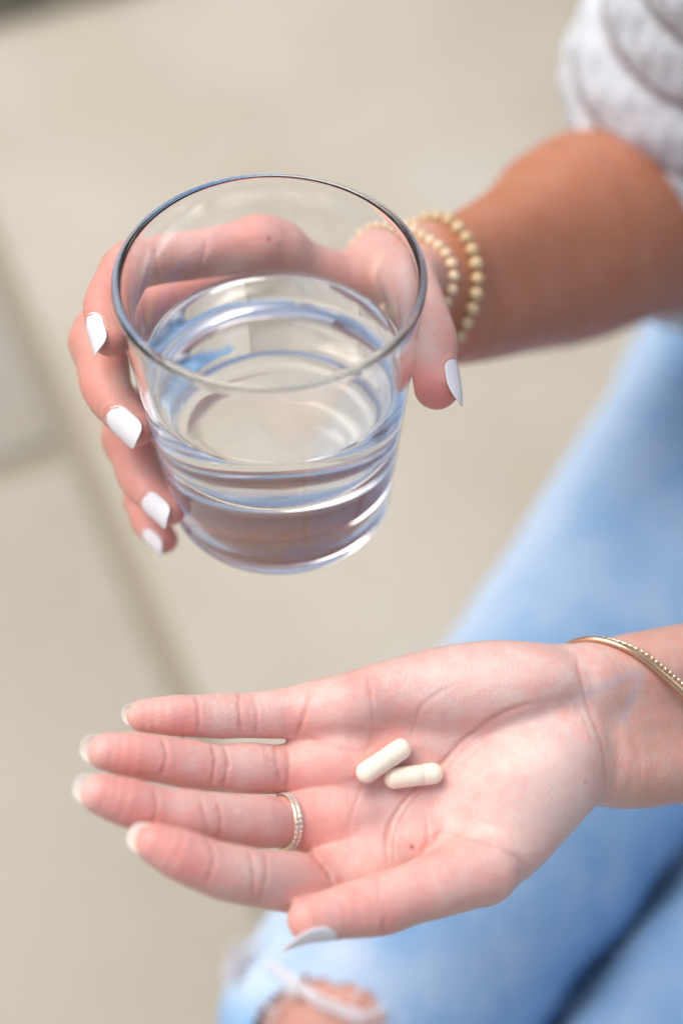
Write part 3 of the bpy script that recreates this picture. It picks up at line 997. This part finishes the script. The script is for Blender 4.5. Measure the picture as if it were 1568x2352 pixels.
# sweater sleeve: ribbed tube round the upper arm, hem turned
EL, SH = to_world(pt(1592, 448, .72)), to_world(pt(2010, -900, .50))
SH = SH + nrm(SH - EL) * .06
a_, e_, f_ = frame_of(SH - EL, (-1, 0, 0))
ns, na = 260, 160
ln_s = np.linalg.norm(SH - EL)
S_, A_ = np.meshgrid(np.linspace(-.034, ln_s, ns), np.linspace(0, 2 * math.pi, na, endpoint=False), indexing='ij')
def sleeve_r(s, a):
    base = .060 + .012 * np.exp(-((s - .05) / .035) ** 2) * (.6 + .4 * np.cos(a)) - .010 * np.exp(-((s + .034) / .012) ** 2)
    tw = s + .006 * np.sin(a * 2 + 1) + .004 * np.sin(a * 3)
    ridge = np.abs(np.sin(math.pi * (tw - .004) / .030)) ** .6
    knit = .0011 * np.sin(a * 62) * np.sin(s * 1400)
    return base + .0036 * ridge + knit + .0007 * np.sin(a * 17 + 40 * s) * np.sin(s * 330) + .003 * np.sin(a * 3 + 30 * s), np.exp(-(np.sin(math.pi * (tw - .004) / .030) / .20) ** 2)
rr_, st_ = sleeve_r(S_, A_)
S_ = S_ + (.026 * np.cos(A_) - .014 * np.sin(A_)) * (1 - np.clip(S_ / ln_s, 0, 1))
SV = EL + S_[..., None] * a_ + rr_[..., None] * (np.cos(A_)[..., None] * e_ + np.sin(A_)[..., None] * f_)
SVi = EL + S_[..., None] * a_ + (rr_ - .006)[..., None] * (np.cos(A_)[..., None] * e_ + np.sin(A_)[..., None] * f_)
V2 = np.concatenate([SVi[::-1].reshape(-1, 3), SV.reshape(-1, 3)])
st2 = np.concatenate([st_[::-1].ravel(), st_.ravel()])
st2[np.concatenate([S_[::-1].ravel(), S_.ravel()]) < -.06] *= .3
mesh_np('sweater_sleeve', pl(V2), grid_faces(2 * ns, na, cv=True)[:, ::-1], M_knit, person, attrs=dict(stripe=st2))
# sweater body beyond the right edge of the picture
SH2 = SH + np.array([.30, -.22, 0.0])
W = Field().group(.05, 0)
W.cone(PEL + np.array([0, 0, .06]), .5 * (SH + SH2) + np.array([.03, .04, -.16]), .135, .14)
W.cone(SH + np.array([.02, .02, -.03]), SH2 + np.array([.02, .02, -.03]), .075, .075)
EL2 = to_world(pt(2450, 1490, .62))
W.group(.03, .03)
W.cone(EL2 + np.array([.0, .0, .0]), SH2, .066, .072)
l, u = W.bounds(.03)
T, ax = W.volume(l, u, .010)
VW, QW = surface_nets(T, ax)
VW = snap(W, VW, 2)
VW, QW = subdivide(VW, QW)
N = vert_normals(VW, QW)
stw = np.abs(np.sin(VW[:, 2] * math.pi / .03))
VW = VW + N * (.005 * stw ** .6 + .003 * blob_noise(VW, 20, 9))[:, None]
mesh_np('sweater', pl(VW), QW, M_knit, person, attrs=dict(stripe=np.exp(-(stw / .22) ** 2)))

for V, Qn, fm_, _ in NAILS:
    mesh_np('fingernail', pl(to_world(V)), Qn, [M_nail, M_under], body, fmat=fm_)

# ------------------------------------------------------------------ capsules lying in the palm
def capsule(p0, p1, r_px, cap_at, label):
    (P0, n0), (P1, n1) = L.hit(*p0), L.hit(*p1)
    d = .5 * (P0[2] + P1[2])
    r = r_px * d / F
    A3 = P0 + n0 * r * .96; B3 = P1 + n1 * r * .96
    ax_ = nrm(B3 - A3)
    A3 = A3; LN = np.linalg.norm(B3 - A3)
    mid = .5 * (A3 + B3)
    root = empty('capsule', to_world(mid), label, 'capsule')
    a, n, s = frame_of(ax_, (0, 0, -1))
    M3 = np.stack([a, n, s])
    def part(name, prof_):
        P = np.array(prof_)
        an = np.linspace(0, 2 * math.pi, 40, endpoint=False)
        V = np.stack([np.repeat(P[:, 0][:, None], 40, 1), P[:, 1][:, None] * np.cos(an), P[:, 1][:, None] * np.sin(an)], -1).reshape(-1, 3)
        V = dir_world(V @ M3)
        mesh_np(name, V, grid_faces(len(P), 40, cv=True)[:, ::-1], M_pill, root)
    h = LN / 2
    rb_ = r * .98
    cut = (cap_at * 2 - 1) * h
    def dome(x, rad, s, n=12):
        return [(x + s * rad * math.cos(q) * 1.0, max(rad * math.sin(q), 1e-5)) for q in np.linspace(0, math.pi / 2, n)]
    body_ = dome(-h, rb_, -1) + [(-h * .5, rb_), (0, rb_), (cut + .001, rb_ * .999), (cut + .0012, rb_ * .9)]
    cap_ = [(cut, rb_ * .97), (cut + .0001, r * .99), (cut + .0004, r)] + [(cut + (h - cut) * .5, r), (cut + (h - cut) * .72, r * .992), (cut + (h - cut) * .78, r * 1.0)] + dome(h, r, 1)[::-1]
    part('capsule_body', body_)
    part('capsule_cap', cap_)
    return root
capsule((832, 1767), (914, 1722), 24.8, .60, 'cream capsule lying at a slant in the palm, nearer the fingers')
capsule((899, 1781), (988, 1776), 24.6, .74, 'cream capsule lying level in the palm, nearer the wrist')

# ------------------------------------------------------------------ bracelets, bangle and rings
def loop_on(Fd, c, axis, hint, gap, n=72, shift=None, rigid=False):
    """closed path round a limb: march outwards from its centre in a plane across the axis"""
    a, e, f = frame_of(axis, hint)
    out = []
    for q in np.linspace(0, 2 * math.pi, n, endpoint=False):
        d = math.cos(q) * e + math.sin(q) * f
        sh = a * (shift(q) if shift else 0)
        r = .004
        for _ in range(120):
            v = float(Fd((c + sh + d * r)[None])[0])
            if v > -5e-5: break
            r += max(-v * .8, 5e-5)
        out.append((c + sh, d, r + gap))
    rs = np.array([q[2] for q in out])
    if rigid:                                       # a stiff hoop does not follow the hollows
        k_ = np.exp(-(np.arange(-n // 4, n // 4 + 1) / (n / 9)) ** 2); k_ /= k_.sum()
        sm = np.array([(k_ * rs[(np.arange(i - n // 4, i + n // 4 + 1)) % n]).sum() for i in range(n)])
        rs = np.maximum(sm, rs) * .5 + .5 * (sm + max(0, (rs - sm).max()) * .6)
    P = np.array([q[0] + q[1] * r_ for q, r_ in zip(out, rs)])
    for _ in range(3):
        P = .5 * P + .25 * (np.roll(P, 1, 0) + np.roll(P, -1, 0))
    return P, a
def even(P, step):
    Q2 = np.concatenate([P, P[:1]])
    sg = np.linalg.norm(np.diff(Q2, axis=0), axis=1)
    cum = np.concatenate([[0], np.cumsum(sg)])
    n = int(round(cum[-1] / step))
    t_ = np.linspace(0, cum[-1], n, endpoint=False)
    return np.stack([np.interp(t_, cum, Q2[:, i]) for i in range(3)], -1)
def sphere_np(r, nu=10, nv=14):
    th_ = np.linspace(0, math.pi, nu); ph = np.linspace(0, 2 * math.pi, nv, endpoint=False)
    V = np.stack([np.sin(th_)[:, None] * np.cos(ph), np.sin(th_)[:, None] * np.sin(ph), np.repeat(np.cos(th_)[:, None], nv, 1)], -1).reshape(-1, 3) * r
    return V, grid_faces(nu, nv, cv=True)
def bead_bracelet(c, axis, gap, r, step, m, label, shift=None):
    P, a = loop_on(U, c, axis, (0, 0, -1), gap, shift=lambda q: .008 * math.sin(q))
    W_ = to_world(P)
    ctr_ = W_.mean(0)
    root = empty('bead_bracelet', ctr_, label, 'bracelet')
    B_ = even(W_, step)
    V, Q = sphere_np(r, 12, 18)
    first = None
    for p in B_:
        if first is None:
            o = first = mesh_np('bead', V, Q, m, root)
        else:
            o = first.copy(); COL.objects.link(o); o.parent = root
        s_ = rnd.uniform(.96, 1.04)
        o.location = p - ctr_
        o.scale = (s_, s_, s_)
        o.rotation_euler = (rnd.uniform(0, 3), rnd.uniform(0, 3), 0)
    ring = np.concatenate([even(W_, .004), even(W_, .004)[:2]])
    tubes('cord', [ring - ctr_], .0007, M_cord, root)
WAX = pt(1150, 615, .585) - pt(985, 668, .535)
bead_bracelet(pt(912, 655, .522), WAX, .0014, .0023, .00465, M_bead1, 'pale cream bracelet of small touching beads on the wrist beside the glass')
bead_bracelet(pt(962, 652, .537), WAX, .0016, .0025, .0056, M_bead2, 'golden bracelet of rounder spaced beads, further up the wrist')

def band(name, W_, ctr_, axis_w, hw, th_, m, parent, out=None):
    """flat band of half-width hw and thickness th_ along the closed world path W_"""
    n = len(W_)
    c = W_.mean(0)
    tg = np.roll(W_, -1, 0) - np.roll(W_, 1, 0)
    tg /= np.linalg.norm(tg, axis=1)[:, None]
    ax2 = np.array([nrm(axis_w - np.dot(axis_w, q) * q) for q in tg])
    rd = np.cross(tg, ax2)
    sgn = np.sign(((W_ - c) * rd).sum(1).mean())
    rd = rd * sgn
    prof_ = [(-hw, 0), (-hw * .9, th_ * .75), (-hw * .4, th_), (hw * .4, th_), (hw * .9, th_ * .75), (hw, 0), (hw * .6, -th_ * .2), (-hw * .6, -th_ * .2)]
    V = np.stack([W_ + ax2 * x + rd * y for x, y in prof_], 1).reshape(-1, 3) - ctr_
    Q = grid_faces(n, len(prof_), cu=True, cv=True)
    if sgn < 0:
        Q = Q[:, ::-1]
    return mesh_np(name, V, Q, m, parent), ax2, rd
# bangle on the lower wrist
AXB = pt(1800, 1560, .53) - pt(1480, 1650, .476)
CB = pt(1462, 1655, .475)
def sh_b(q):
    return .009 * math.cos(q) - .018 * math.sin(q)
BPH = 0.35
P, a = loop_on(L, CB, AXB, (0, 0, -1), .0010, 96, shift=sh_b, rigid=True)
W_ = to_world(P); c0 = W_.mean(0)
bang, _, _ = band('bangle', W_, c0, dir_world(a), .0013, .0012, M_gold, None)
bang.location = c0
tag(bang, 'plain polished rose gold bangle on the wrist of the open hand', 'bangle')
P2 = P + a * .0040
W2 = to_world(P2); c2 = W2.mean(0)
chain_ = empty('chain_bracelet', c2, 'thin textured gold bracelet lying just behind the plain bangle', 'bracelet')
lk = even(W2, .0019)
V, Q = sphere_np(.00078, 8, 10)
first = None
for i, p in enumerate(lk):
    if first is None:
        o = first = mesh_np('link', V * np.array([1, 1, 1]), Q, M_gold2, chain_)
    else:
        o = first.copy(); COL.objects.link(o); o.parent = chain_
    o.location = p - c2
    o.scale = (1.0 + .3 * (i % 2), 1.0, 1.1)
tubes('wire', [np.concatenate([lk, lk[:2]]) - c2], .0006, M_gold2, chain_)
# two thin rings at the root of the middle finger
fm_ = FING_L['middle']
for i, (x, lab) in enumerate(((636, 'thin gold ring set with tiny stones, the outer of the stacked pair'), (649, 'thin gold ring set with tiny stones, the inner of the pair nearest the palm'))):
    y = 1889
    d = .4375
    Lm = Field(); Lm.groups = [(.004, 0, L.groups[2][2])]
    c_ = pt(x, y, d)
    AX = pt(740, 1884, .444) - pt(600, 1888, .433)
    P, a = loop_on(Lm, c_, AX, (0, 0, -1), .00005, 90)
    W_ = to_world(P); cc = W_.mean(0)
    root = empty('finger_ring', cc, lab, 'ring')
    bd, ax2, rd = band('ring_band', W_, cc, dir_world(a), .0008, .0009, M_gold2, root)
    VV, QQ = [], []
    sp = even(W_ + rd * .0008, .00155)
    sv, sq = sphere_np(.00066, 5, 6)
    for j, p in enumerate(sp):
        VV.append(sv + p - cc); QQ.append(sq + j * len(sv))
    mesh_np('stone_setting', np.concatenate(VV), np.concatenate(QQ), M_stone, root, smooth=False, kind='stuff')
